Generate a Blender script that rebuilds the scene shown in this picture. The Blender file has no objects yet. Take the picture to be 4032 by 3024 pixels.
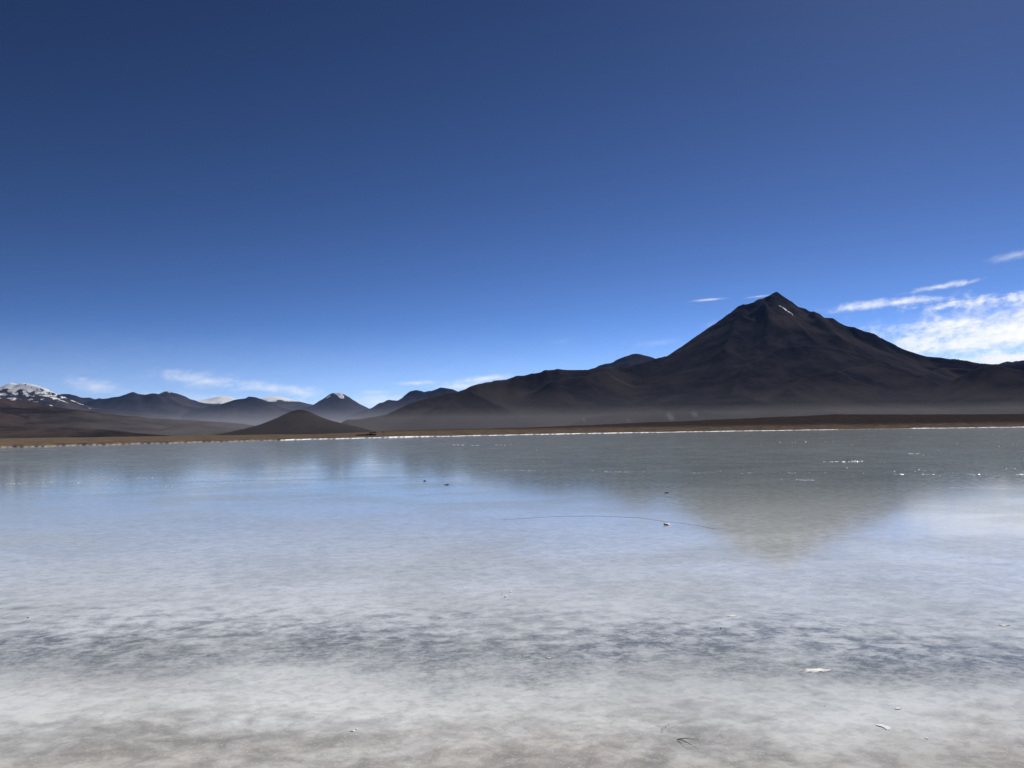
import bpy, bmesh, math, random
import numpy as np
from mathutils import Vector, Matrix

# ------------------------------------------------------------------ camera
sc = bpy.context.scene
FPX = 3165.0                     # focal length in pixels of the 4032 x 3024 photograph
PITCH = math.atan(188.0 / FPX)
ROLL = math.radians(0.75)
CAMZ = 1.7
FWD = Vector((0, math.cos(PITCH), math.sin(PITCH)))
R0 = Vector((1, 0, 0)); U0 = Vector((0, -math.sin(PITCH), math.cos(PITCH)))
RIGHT = R0 * math.cos(ROLL) - U0 * math.sin(ROLL)
UP = U0 * math.cos(ROLL) + R0 * math.sin(ROLL)
cam = bpy.data.cameras.new('camera')
cam.sensor_width = 36; cam.lens = FPX / 4032 * 36
cam.clip_start = 0.05; cam.clip_end = 200000
camo = bpy.data.objects.new('camera', cam)
sc.collection.objects.link(camo)
M = Matrix((RIGHT, UP, -FWD)).transposed().to_4x4()
M.translation = Vector((0, 0, CAMZ))
camo.matrix_world = M
sc.camera = camo

# ------------------------------------------------------------------ light
SUN_EL = math.radians(38.5); SUN_AZ = math.radians(32.6)      # azimuth clockwise from +Y
SUN_STRENGTH = 4.6
SKY_STRENGTH = 0.06
EXPOSURE = 0.0
CLOUD_RADIANCE = 1.15
sun = bpy.data.lights.new('sun', 'SUN')
sun.energy = SUN_STRENGTH; sun.angle = math.radians(0.53); sun.color = (1.0, 0.965, 0.915)
suno = bpy.data.objects.new('sun', sun)
sc.collection.objects.link(suno)
sd = Vector((math.sin(SUN_AZ) * math.cos(SUN_EL), math.cos(SUN_AZ) * math.cos(SUN_EL), math.sin(SUN_EL)))
suno.rotation_euler = sd.to_track_quat('Z', 'Y').to_euler()
suno.location = (0, 0, 60)
sc.view_settings.view_transform = 'Standard'
sc.view_settings.look = 'None'
sc.view_settings.exposure = EXPOSURE
sc.view_settings.gamma = 1.0
sc.view_settings.use_curve_mapping = False
sc.cycles.use_denoising = True
sc.cycles.max_bounces = 5
sc.cycles.volume_bounces = 0
sc.cycles.sample_clamp_indirect = 4.0


def pdir(u, v):
    """World direction through a pixel of the photograph."""
    d = FWD + RIGHT * ((u - 2016.0) / FPX) + UP * ((1512.0 - v) / FPX)
    return d.normalized()


def azel(u, v):
    d = pdir(u, v)
    return math.atan2(d.x, d.y), math.asin(d.z)


def at_range(u, v, r):
    """Point on the sight line at horizontal range r."""
    d = pdir(u, v); k = r / math.hypot(d.x, d.y)
    return Vector((d.x * k, d.y * k, CAMZ + d.z * k))


def on_ice(u, v, z=0.0):
    d = pdir(u, v); k = (z - CAMZ) / d.z
    return Vector((d.x * k, d.y * k, z))


# ------------------------------------------------------------------ node helper
class NT:
    def __init__(s, tree):
        s.t = tree; tree.nodes.clear()

    def n(s, typ, **kw):
        nd = s.t.nodes.new(typ)
        ins = kw.pop('ins', {})
        for k, v in kw.items(): setattr(nd, k, v)
        for k, v in ins.items(): s.set(nd, k, v)
        return nd

    def set(s, nd, k, v):
        sock = nd.inputs[k]
        if isinstance(v, bpy.types.NodeSocket): s.t.links.new(v, sock)
        elif isinstance(v, bpy.types.Node): s.t.links.new(v.outputs[0], sock)
        else: sock.default_value = v

    def math(s, op, a, b=None, c=None, clamp=False):
        nd = s.n('ShaderNodeMath', operation=op, use_clamp=clamp)
        s.set(nd, 0, a)
        if b is not None: s.set(nd, 1, b)
        if c is not None: s.set(nd, 2, c)
        return nd.outputs[0]

    def vmath(s, op, a, b=None):
        nd = s.n('ShaderNodeVectorMath', operation=op)
        s.set(nd, 0, a)
        if b is not None: s.set(nd, 1, b)
        return nd.outputs['Value'] if op in ('LENGTH', 'DOT_PRODUCT', 'DISTANCE') else nd.outputs[0]

    def noise(s, vec, scale, detail=4, rough=0.55, dist=0.0, dim='3D'):
        nd = s.n('ShaderNodeTexNoise', noise_dimensions=dim)
        s.set(nd, 'Vector', vec)
        nd.inputs['Scale'].default_value = scale; nd.inputs['Detail'].default_value = detail
        nd.inputs['Roughness'].default_value = rough; nd.inputs['Distortion'].default_value = dist
        return nd.outputs['Fac']

    def ramp(s, f, lo, hi, a=0.0, b=1.0, smooth=True):
        nd = s.n('ShaderNodeMapRange', interpolation_type='SMOOTHSTEP' if smooth else 'LINEAR')
        s.set(nd, 0, f)
        for i, v in enumerate((lo, hi, a, b)): s.set(nd, i + 1, v)
        return nd.outputs[0]

    def mix(s, f, a, b):
        nd = s.n('ShaderNodeMix', data_type='RGBA')
        s.set(nd, 0, f)
        s.set(nd, 6, a if not isinstance(a, tuple) else (*a, 1)); s.set(nd, 7, b if not isinstance(b, tuple) else (*b, 1))
        return nd.outputs[2]

    def mapping(s, vec, scale=(1, 1, 1), rot=(0, 0, 0), loc=(0, 0, 0)):
        nd = s.n('ShaderNodeMapping'); s.set(nd, 'Vector', vec)
        nd.inputs['Scale'].default_value = scale; nd.inputs['Rotation'].default_value = rot; nd.inputs['Location'].default_value = loc
        return nd.outputs[0]

    def xyz(s, v):
        nd = s.n('ShaderNodeSeparateXYZ'); s.set(nd, 0, v); return nd.outputs

    def comb(s, x, y, z=0.0):
        nd = s.n('ShaderNodeCombineXYZ')
        s.set(nd, 0, x); s.set(nd, 1, y); s.set(nd, 2, z); return nd.outputs[0]


def new_mat(name):
    m = bpy.data.materials.new(name); m.use_nodes = True
    return m, NT(m.node_tree)


def finish(nt, bsdf, volume=None):
    o = nt.n('ShaderNodeOutputMaterial')
    if bsdf is not None: nt.set(o, 'Surface', bsdf)
    if volume is not None: nt.set(o, 'Volume', volume)


# ------------------------------------------------------------------ sky with its thin clouds
world = bpy.data.worlds.new('World'); sc.world = world; world.use_nodes = True
world.cycles.sampling_method = 'MANUAL'; world.cycles.sample_map_resolution = 512
w = NT(world.node_tree)
sky = w.n('ShaderNodeTexSky', sky_type='NISHITA')
sky.sun_disc = False; sky.sun_elevation = SUN_EL; sky.sun_rotation = SUN_AZ
sky.altitude = 4300; sky.air_density = 0.6; sky.dust_density = 1.1; sky.ozone_density = 3.5
deepened = w.n('ShaderNodeGamma', ins={'Color': sky.outputs[0], 'Gamma': 1.76})          # the thin dry air of 4300 m: a deep sky
toned = w.n('ShaderNodeMix', data_type='RGBA', blend_type='MULTIPLY', ins={0: 1.0, 6: deepened.outputs[0], 7: (0.85, 0.665, 0.49, 1)})
bg = w.n('ShaderNodeBackground', ins={'Color': toned.outputs[2], 'Strength': SKY_STRENGTH})
tc = w.n('ShaderNodeTexCoord')
dx, dy, dz = w.xyz(tc.outputs['Generated'])[:3]
AZ = w.math('MULTIPLY', w.math('ARCTAN2', dx, dy), 180 / math.pi)       # degrees
EL = w.math('MULTIPLY', w.math('ARCSINE', dz), 180 / math.pi)
wisp_v = w.comb(w.math('MULTIPLY', AZ, 0.32), w.math('ADD', EL, w.math('MULTIPLY', AZ, -0.10)), 0.0)
wisp = w.noise(wisp_v, 1.15, 5, 0.6, 0.4)
fine_v = w.comb(w.math('MULTIPLY', AZ, 0.75), w.math('ADD', EL, w.math('MULTIPLY', AZ, -0.10)), 3.0)
fine = w.noise(fine_v, 2.6, 3, 0.6)
edge = w.math('SUBTRACT', w.math('ADD', w.math('MULTIPLY', wisp, 0.65), w.math('MULTIPLY', fine, 0.35)), 0.5)
AE = w.comb(AZ, EL, 0.0)


def cloud(u, v, ru, rv, tilt, dens, rag, soft=0.75):
    """A cloud centred at a direction: half sizes in degrees along and across, raggedness of its edge."""
    a, e = azel(u, v); a = math.degrees(a); e = math.degrees(e)
    mp = w.n('ShaderNodeMapping', vector_type='TEXTURE', ins={'Vector': AE})
    mp.inputs['Location'].default_value = (a, e, 0); mp.inputs['Rotation'].default_value = (0, 0, math.radians(tilt)); mp.inputs['Scale'].default_value = (ru, rv, 1)
    r = w.math('MULTIPLY_ADD', edge, rag, w.vmath('LENGTH', mp.outputs[0]))
    return w.ramp(r, 1.0, 1.0 - soft * 1.7, 1.0, max(1.0 - dens, 0.0))     # what the cloud lets through


CLOUDS = [
    # right bank and the streaks above it, running on past the frame
    (2016, 1700, 400, 8.0, 0, 0.52, 0.25, 1.0),        # the pale air low down, all round the horizon
    (3900, 1310, 11, 2.7, 4, 0.7, 1.4, 1.1), (4200, 1275, 12.5, 2.2, 3, 1.0, 2.2, 0.62), (3640, 1335, 5.5, 1.2, 5, 0.9, 3.2, 1.0), (4180, 1408, 10.5, 0.95, 0, 1.0, 1.5, 0.62),
    (3900, 1180, 7.0, 0.40, 3, 1.1, 4.2, 1.1), (4120, 1158, 6.0, 0.44, 4, 1.2, 3.0, 1.0), (3520, 1192, 5.6, 0.40, 2.5, 1.2, 3.4, 1.1),
    (3690, 1130, 2.8, 0.24, 6, 1.1, 3.2, 1.1), (3810, 1112, 1.0, 0.18, 8, 0.5, 2.4, 1.1), (4010, 1002, 2.0, 0.35, 8, 0.5, 2.4, 1.1),
    (2790, 1180, 1.6, 0.13, 2, 0.9, 1.8, 1.0), (2990, 1167, 1.4, 0.12, 3, 0.7, 2.2, 1.0),
    (5000, 1330, 12.0, 1.8, 0, 1.2, 3.2, 0.9), (6200, 1360, 10.0, 1.3, 0, 1.0, 3.2, 0.9),
    # lens shaped clouds over the far left range
    (770, 1494, 3.4, 0.80, -7, 0.80, 2.2, 1.1), (690, 1462, 1.3, 0.32, 2, 0.40, 1.6, 1.1), (385, 1520, 2.1, 0.62, -8, 0.75, 2.0, 1.1),
    (322, 1491, 0.5, 0.14, 0, 0.4, 1.2, 1.0), (1010, 1520, 3.6, 0.55, -7, 0.60, 2.8, 1.1), (1190, 1545, 2.4, 0.55, -6, 0.75, 2.6, 1.1),
    (1050, 1590, 5.5, 0.60, -2, 0.85, 2.2, 1.1), (700, 1562, 4.5, 0.50, -3, 0.45, 2.6, 1.1),
    (1500, 1585, 3.4, 0.85, 0, 1.0, 1.8, 1.1), (1640, 1508, 2.6, 0.22, 2, 0.9, 2.2, 1.1), (1920, 1490, 2.9, 0.36, 5, 1.3, 1.6, 1.0),
    (1820, 1520, 3.0, 0.42, 3, 1.0, 2.0, 1.1), (1480, 1543, 2.0, 0.20, 0, 0.55, 2.2, 1.1),
    (2850, 1275, 2.0, 0.40, 3, 0.28, 2.6, 1.1), (2600, 1350, 3.4, 0.40, 0, 0.18, 2.6, 1.1), (2200, 1345, 1.2, 0.25, 3, 0.14, 2.2, 1.1),
]
tot = None
for c in CLOUDS:
    inv = cloud(*c)          # clouds overlap like veils: the light let through multiplies
    tot = inv if tot is None else w.math('MULTIPLY', tot, inv)
cov = w.math('SUBTRACT', 1.0, tot, clamp=True)
cloud_bg = w.n('ShaderNodeBackground', ins={'Color': (1.0, 1.0, 1.0, 1), 'Strength': CLOUD_RADIANCE})
mx = w.n('ShaderNodeMixShader', ins={0: cov, 1: bg.outputs[0], 2: cloud_bg.outputs[0]})
wo = w.n('ShaderNodeOutputWorld', ins={'Surface': mx.outputs[0]})

# ------------------------------------------------------------------ numeric noise
def _hash(ix, iy, s):
    h = (ix.astype(np.int64) * 374761393 + iy.astype(np.int64) * 668265263 + s * 974711) & 0xffffffff
    h = ((h ^ (h >> 13)) * 1274126177) & 0xffffffff
    h = h ^ (h >> 16)
    return (h & 0xffff) / 65535.0


def vn(x, y, s=0):
    ix = np.floor(x); iy = np.floor(y); fx = x - ix; fy = y - iy
    fx = fx * fx * fx * (fx * (fx * 6 - 15) + 10); fy = fy * fy * fy * (fy * (fy * 6 - 15) + 10)
    a = _hash(ix, iy, s); b = _hash(ix + 1, iy, s); c = _hash(ix, iy + 1, s); d = _hash(ix + 1, iy + 1, s)
    return (a + (b - a) * fx) * (1 - fy) + (c + (d - c) * fx) * fy


def fbm(x, y, o=5, s=0, g=0.5):
    t = np.zeros_like(x, dtype=float); a = 1.0; n = 0.0
    for i in range(o):
        t += a * (vn(x, y, s + i * 17) * 2 - 1); n += a; a *= g
        x, y = x * 1.93 * 0.8 - y * 1.93 * 0.6 + 7.1, x * 1.93 * 0.6 + y * 1.93 * 0.8 + 3.3
    return t / n


def ridged(x, y, o=4, s=0):
    t = np.zeros_like(x, dtype=float); a = 1.0; n = 0.0
    for i in range(o):
        t += a * (1 - np.abs(vn(x, y, s + i * 31) * 2 - 1)); n += a; a *= 0.5
        x, y = x * 2.03 * 0.8 - y * 2.03 * 0.6 + 5.7, x * 2.03 * 0.6 + y * 2.03 * 0.8 + 9.2
    return t / n


def smax(a, b, k):
    k = np.minimum(k, np.maximum(a, b) + 1e-3)
    h = np.maximum(k - np.abs(a - b), 0) / k
    return np.maximum(a, b) + h * h * k * 0.25


def sstep(x, a, b):
    t = np.clip((x - a) / (b - a), 0, 1); return t * t * (3 - 2 * t)


# ------------------------------------------------------------------ object helpers
col = sc.collection


def mesh_obj(name, verts, faces, mat=None, parent=None, smooth=True):
    me = bpy.data.meshes.new(name)
    if isinstance(verts, np.ndarray):
        nv = len(verts); nf = len(faces); k = faces.shape[1]
        me.vertices.add(nv); me.vertices.foreach_set('co', verts.astype(np.float32).ravel())
        me.loops.add(nf * k); me.loops.foreach_set('vertex_index', faces.astype(np.int32).ravel())
        me.polygons.add(nf)
        me.polygons.foreach_set('loop_start', np.arange(0, nf * k, k, dtype=np.int32))
        me.polygons.foreach_set('loop_total', np.full(nf, k, dtype=np.int32))
        me.update(calc_edges=True)
    else:
        me.from_pydata(verts, [], faces)
    me.validate()
    me.polygons.foreach_set('use_smooth', np.full(len(me.polygons), smooth, dtype=bool))
    if mat: me.materials.append(mat)
    o = bpy.data.objects.new(name, me); col.objects.link(o)
    if parent: o.parent = parent
    return o


def tag(o, label=None, cat=None, group=None, kind=None):
    if label: o['label'] = label
    if cat: o['category'] = cat
    if group: o['group'] = group
    if kind: o['kind'] = kind
    return o


def grid_faces(nx, ny):
    i = np.arange(nx - 1); j = np.arange(ny - 1)
    I, J = np.meshgrid(i, j, indexing='ij')
    a = (I * ny + J).ravel()
    return np.stack([a, a + ny, a + ny + 1, a + 1], 1)


# ------------------------------------------------------------------ materials: rock, snow, steppe
def rock_mat(name, dark, light, snow=None, scale=1.0, warm=None):
    """Volcanic scree. snow = (line, spread, noise amplitude, noise scale) in metres."""
    m, t = new_mat(name)
    g = t.n('ShaderNodeNewGeometry')
    P = g.outputs['Position']
    n1 = t.noise(P, 0.0016 * scale, 6, 0.6, 0.6)
    n2 = t.noise(P, 0.012 * scale, 5, 0.65)
    n3 = t.noise(t.mapping(P, (1, 1, 0.25)), 0.05 * scale, 4, 0.6)
    f = t.ramp(t.math('ADD', t.math('ADD', t.math('MULTIPLY', n1, 0.6), t.math('MULTIPLY', n2, 0.28)), t.math('MULTIPLY', n3, 0.12)), 0.40, 0.62)
    c = t.mix(f, dark, light)
    if warm: c = t.mix(t.ramp(t.noise(P, 0.0009 * scale, 4, 0.5), 0.5, 0.7, 0, 0.8), c, warm)
    rough = 0.95
    if snow:
        line, spread, amp, ns = snow
        x, y, z = t.xyz(P)[:3]
        nn = t.noise(P, ns, 9, 0.72, 0.4)
        hz = t.math('ADD', z, t.math('MULTIPLY', t.math('SUBTRACT', nn, 0.5), amp))
        sm = t.ramp(hz, line, line + spread)
        c = t.mix(sm, c, (0.93, 0.94, 0.95))
    finish(t, t.n('ShaderNodeBsdfDiffuse', ins={'Color': c, 'Roughness': 0.0}))
    return m


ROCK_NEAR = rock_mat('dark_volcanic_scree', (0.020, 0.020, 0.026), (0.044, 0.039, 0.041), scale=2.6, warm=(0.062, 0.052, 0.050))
ROCK_HILL = rock_mat('brown_scree', (0.018, 0.015, 0.015), (0.036, 0.028, 0.025), scale=3.0)
ROCK_FAR = rock_mat('far_rock', (0.026, 0.026, 0.031), (0.056, 0.050, 0.050), scale=1.0)
LAVA = rock_mat('dark_lava_plain', (0.018, 0.016, 0.017), (0.078, 0.061, 0.056), scale=2.6, warm=(0.085, 0.062, 0.051))
m_, t_ = new_mat('old_snow')
g_ = t_.n('ShaderNodeNewGeometry')
b_ = t_.n('ShaderNodeBsdfPrincipled', ins={'Base Color': t_.mix(t_.noise(g_.outputs['Position'], 0.05, 4), (0.70, 0.72, 0.75), (0.86, 0.87, 0.88)), 'Roughness': 0.8})
finish(t_, b_)
SNOW = m_

# ------------------------------------------------------------------ mountains
def seg_field(X, Y, P, slope, pw, wmin=150.0):
    """Height falling away from a crest line P (n,3): straight scree above, hollow foot below."""
    Z = np.zeros(X.shape)
    for a, b in zip(P[:-1], P[1:]):
        R = max(pw * max(a[2], b[2]) / slope, wmin)
        m = (X > min(a[0], b[0]) - R) & (X < max(a[0], b[0]) + R) & (Y > min(a[1], b[1]) - R) & (Y < max(a[1], b[1]) + R)
        if not m.any(): continue
        x = X[m]; y = Y[m]
        ab = b[:2] - a[:2]; L2 = max(float(ab @ ab), 1e-6)
        t = np.clip(((x - a[0]) * ab[0] + (y - a[1]) * ab[1]) / L2, 0, 1)
        d = np.hypot(x - a[0] - t * ab[0], y - a[1] - t * ab[1])
        h = a[2] + (b[2] - a[2]) * t
        W = np.maximum(pw * h / slope, wmin)
        r0 = 0.014 * W; d = np.sqrt(d * d + r0 * r0) - r0          # the crest line itself is worn round
        Z[m] = np.maximum(Z[m], h * np.clip(1 - d / W, 0, 1) ** pw * (1 - 0.06 * d / (d + 0.03 * W)))     # crags just under the crest
    return Z


def crest(pts):
    """Crest line from sight lines and ranges; ranges may be given at some points only and are interpolated."""
    us = [p[0] for p in pts]; ku = [p[0] for p in pts if len(p) > 2]; kr = [p[2] for p in pts if len(p) > 2]
    rs = np.interp(us, ku, kr)
    return np.array([at_range(p[0], p[1], r) for p, r in zip(pts, rs)], dtype=float)


def build_grid(name, fn, x0, x1, y0, y1, step, mat):
    xs = np.arange(x0, x1 + step, step); ys = np.arange(y0, y1 + step, step)
    X, Y = np.meshgrid(xs, ys, indexing='ij')
    Z = fn(X, Y)
    # leave out the flat skirt where the mountain has run out into the plain
    V = np.stack([X.ravel(), Y.ravel(), Z.ravel()], 1)
    F = grid_faces(len(xs), len(ys))
    keep = (V[F][:, :, 2] > -3.9).any(1)
    F = F[keep]
    used = np.unique(F); remap = np.full(len(V), -1); remap[used] = np.arange(len(used))
    return mesh_obj(name, V[used], remap[F], mat)


def mountain(name, pts, label, mat, slope=0.55, pw=2.0, rough=0.04, lam=900, step=40, extra=(), seed=1, summit=None, gully=0.0, kind='structure', cat='mountain'):
    C = crest(pts)
    ex = [(crest(p), s, q) for p, s, q in extra]
    hmax = C[:, 2].max()

    def fn(X, Y):
        wx = fbm(X / lam, Y / lam, 4, seed) * lam * 0.10; wy = fbm(X / lam, Y / lam, 4, seed + 50) * lam * 0.10
        f0 = seg_field(X, Y, C, slope, pw)
        f1 = seg_field(X + wx, Y + wy, C, slope, pw)
        top = np.clip(f0 / hmax, 0, 1) ** 3
        Z = f1 * (1 - top) + f0 * top                    # the crest stays where it is, the flanks wander
        for p, s, q in ex: Z = smax(Z, seg_field(X + wx, Y + wy, p, s, q), 25.0)
        nz = fbm(X / (lam * 0.5), Y / (lam * 0.5), 6, seed + 9, 0.55) * rough * np.minimum(Z, hmax * 0.6)
        rz = (ridged(X / (lam * 0.35), Y / (lam * 0.35), 4, seed + 3) - 0.7) * rough * 0.9 * np.minimum(Z, hmax * 0.6)
        Z = Z + (nz + rz) * (1 - 0.45 * top)
        if summit is not None and gully:
            s = at_range(*summit); an = np.arctan2(X - s.x, Y - s.y); dd = np.hypot(X - s.x, Y - s.y)
            g = ridged(an * 9 + wx / lam * 4, np.log(dd + 60) * 1.2, 3, seed + 77) - 0.7
            Z += g * gully * sstep(dd, 60, 700) * np.clip(Z / hmax, 0, 1)
        return Z - 4.0
    Wm = 2.0 * hmax / slope
    x0, x1 = max(C[:, 0].min() - Wm, -0.95 * C[:, 1].max()), min(C[:, 0].max() + Wm, 0.95 * C[:, 1].max())
    y0, y1 = max(C[:, 1].min() - Wm, 900), C[:, 1].max() + Wm * 0.2
    o = build_grid(name, fn, x0, x1, y0, y1, step, mat)
    tag(o, label, None, None, kind)
    return o, fn


# ---- the great dark cone and its long left shoulder
CONE = [(1352, 1647.7, 3600), (1388, 1644.0), (1433, 1638.7), (1501, 1630.9), (1551, 1606.7), (1596, 1584.0), (1640, 1566.4), (1714, 1548.6), (1770, 1539.8), (1800, 1533.4),
        (1814, 1525.7), (1850, 1508.1), (1868, 1505.2), (1899, 1506.0), (1913, 1496.5), (1949, 1493.1), (2012, 1486.3), (2021, 1472.8), (2067, 1470.6), (2089, 1463.6),
        (2130, 1458.6), (2148, 1446.5), (2162, 1448.1), (2184, 1443.3), (2198, 1439.5), (2234, 1443.0), (2275, 1445.7), (2320, 1449.1, 4700), (2360, 1441.2), (2406, 1437.3),
        (2478, 1426.3), (2546, 1408.4), (2591, 1399.3), (2631, 1390.6), (2660, 1376.0), (2686, 1370.4), (2711, 1349.3), (2732, 1334.6), (2762, 1315.4), (2795, 1293.3),
        (2821, 1277.4), (2838, 1264.1), (2854, 1244.3), (2867, 1230.3), (2892, 1213.0), (2905, 1185.2), (2926, 1189.8), (2952, 1179.1), (2973, 1161.4), (2983, 1158.8),
        (2998, 1166.6), (3019, 1156.9), (3036, 1138.9), (3049, 1136.1, 6000), (3070, 1158.9), (3087, 1177.7), (3112, 1195.8), (3137, 1202.9), (3167, 1204.0), (3192, 1215.9),
        (3209, 1220.5), (3239, 1242.7), (3274, 1249.7), (3325, 1279.2), (3359, 1287.1), (3392, 1301.4), (3439, 1313.9), (3468, 1330.3), (3519, 1351.3), (3561, 1370.9),
        (3612, 1388.8), (3654, 1388.3), (3696, 1394.1), (3768, 1395.6), (3802, 1402.1), (3835, 1407.8), (3886, 1408.2), (3941, 1402.7), (4010, 1403.6), (4150, 1422.0, 5300),
        (4500, 1516.0, 5000)]
CONE_C = crest(CONE)


PEAK_AZ = math.atan2(*pdir(3049, 1155)[:2])


def cone_frame(x, y):
    """The massif is steeper across than towards the lake: its own axes, the cross axis stretched."""
    return (x * math.cos(PEAK_AZ) - y * math.sin(PEAK_AZ)) * 1.4, x * math.sin(PEAK_AZ) + y * math.cos(PEAK_AZ)


def cone_base(X, Y):
    C = np.array([(*cone_frame(p[0], p[1]), p[2]) for p in CONE_C])
    return seg_field(*cone_frame(X, Y), C, 0.60, 2.0)


def drape(pts, lift, base):
    """Points where the sight lines meet a surface, pulled towards the viewer so that the form stands proud of the slope."""
    out = []
    rr = np.linspace(1500, 9000, 1500)
    for u, v in pts:
        d = pdir(u, v); hn = math.hypot(d.x, d.y)
        x = d.x / hn * rr; y = d.y / hn * rr; z = CAMZ + d.z / hn * rr
        hit = np.argmax(base(x, y) > z); r = rr[hit] * (1 - lift)
        out.append((d.x / hn * r, d.y / hn * r, CAMZ + d.z / hn * r))
    return np.array(out)


SPURS = [  # crests of the swells on the flank facing the lake
    (drape([(2850, 1560), (2901, 1493), (2964, 1430), (3027, 1392), (3091, 1362), (3133, 1352), (3217, 1347), (3300, 1358), (3337, 1366), (3422, 1387), (3485, 1409), (3519, 1421)], 0.045, cone_base), 0.50, 1.6),
    (drape([(3090, 1520), (3154, 1485), (3217, 1466), (3300, 1455), (3358, 1438), (3485, 1425), (3548, 1438), (3612, 1459), (3680, 1490)], 0.075, cone_base), 0.48, 1.6),
    (drape([(2525, 1613), (2584, 1586), (2635, 1569), (2711, 1562), (2838, 1553), (2922, 1552), (2977, 1573)], 0.065, cone_base), 0.40, 1.5),
    (drape([(2230, 1674), (2270, 1655), (2320, 1637), (2365, 1630), (2433, 1624), (2523, 1617), (2614, 1612), (2760, 1604)], 0.10, cone_base), 0.42, 1.5),
    (drape([(1680, 1610), (1760, 1570), (1840, 1535)], 0.045, cone_base), 0.5, 1.6),
    (drape([(2170, 1500), (2230, 1482), (2290, 1480)], 0.04, cone_base), 0.55, 1.6),
    (drape([(2300, 1490), (2340, 1462), (2400, 1465), (2440, 1500)], 0.04, cone_base), 0.55, 1.6),
    (drape([(3640, 1500), (3700, 1440), (3800, 1450)], 0.045, cone_base), 0.5, 1.6),
    (drape([(2990, 1190), (3030, 1260), (3020, 1330)], 0.02, cone_base), 0.75, 1.5),
    (drape([(3180, 1222), (3230, 1270), (3290, 1320)], 0.02, cone_base), 0.70, 1.5),
    (drape([(2905, 1230), (2890, 1300), (2860, 1370)], 0.02, cone_base), 0.70, 1.5),
]
SUMMIT = at_range(3055, 1155, 6000)


def cone_fn(X, Y):
    lam = 900.0
    wx = fbm(X / lam, Y / lam, 4, 5) * 110; wy = fbm(X / lam, Y / lam, 4, 55) * 110
    f0 = cone_base(X, Y); f1 = cone_base(X + wx, Y + wy)
    Z = np.minimum(f0, f1 * 0.6 + f0 * 0.4)
    for p, s, q in SPURS: Z = smax(Z, seg_field(X + wx * 0.5, Y + wy * 0.5, p, s, q, 60), 45.0)
    hi = np.clip(Z / 900, 0, 1)
    dd = np.hypot(X - SUMMIT.x, Y - SUMMIT.y); an = np.arctan2(X - SUMMIT.x, Y - SUMMIT.y)
    g = ridged(an * 8 + wx / 250, np.log(dd + 80) * 1.1, 3, 71) - 0.72
    Z = Z + g * 26 * sstep(dd, 40, 900) * hi ** 0.7 * sstep(dd, 3000, 1500)
    Z += fbm(X / 420, Y / 420, 6, 21, 0.55) * (5 + 13 * hi) * np.clip(Z / 60, 0, 1)
    Z += (ridged(X / 190, Y / 190, 4, 33) - 0.7) * (2 + 34 * hi ** 2.5) * np.clip(Z / 60, 0, 1)
    return Z - 4.0


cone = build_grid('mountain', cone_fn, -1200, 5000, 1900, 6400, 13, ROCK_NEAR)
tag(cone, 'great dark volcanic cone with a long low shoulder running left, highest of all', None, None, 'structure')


def draped_patch(name, outline, fn, mat, parent, lift=1.2, n=26, rag=0.0, seed=4, r0=1500, r1=9000):
    """A thin sheet of snow lying on a slope; outline in sight lines."""
    us = [p[0] for p in outline]; vs = [p[1] for p in outline]
    ring = []
    for (a, b) in zip(outline, outline[1:] + outline[:1]):
        for k in range(6): ring.append((a[0] + (b[0] - a[0]) * k / 6, a[1] + (b[1] - a[1]) * k / 6))
    rnd = random.Random(seed)
    ring = [(u + rnd.uniform(-rag, rag), v + rnd.uniform(-rag, rag)) for u, v in ring]
    cx = sum(p[0] for p in ring) / len(ring); cy = sum(p[1] for p in ring) / len(ring)
    rr = np.linspace(r0, r1, 1500)
    verts = []
    K = 5
    pts = [(cx, cy)]
    for k in range(1, K + 1):
        pts += [(cx + (u - cx) * k / K, cy + (v - cy) * k / K) for u, v in ring]
    for u, v in pts:
        d = pdir(u, v); hn = math.hypot(d.x, d.y)
        x = d.x / hn * rr; y = d.y / hn * rr; z = CAMZ + d.z / hn * rr
        h = fn(x, y); over = h > z
        hit = int(np.argmax(over)) if over.any() else int(np.argmin(z - h)); verts.append((x[hit], y[hit], h[hit] + lift))
    n = len(ring); faces = [(0, 1 + i, 1 + (i + 1) % n) for i in range(n)]
    for k in range(K - 1):
        o0 = 1 + k * n; o1 = o0 + n
        faces += [(o0 + i, o1 + i, o1 + (i + 1) % n, o0 + (i + 1) % n) for i in range(n)]
    return mesh_obj(name, [tuple(float(c) for c in v) for v in verts], faces, mat, parent)


for k, ol in enumerate([[(3066, 1205), (3074, 1207), (3079, 1212), (3074, 1211)], [(3077, 1210), (3086, 1213), (3090, 1219), (3084, 1218)],
                        [(3087, 1216), (3094, 1218), (3101, 1226), (3096, 1227), (3090, 1222)], [(3099, 1226), (3106, 1228), (3109, 1232), (3103, 1230)],
                        [(3110, 1231), (3114, 1233), (3117, 1237), (3112, 1235)], [(3118, 1238), (3122, 1240), (3122, 1243), (3119, 1241)]]):
    draped_patch('snow_patch', ol, cone_fn, SNOW, cone, 3.0, rag=0.7, seed=k)

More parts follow.
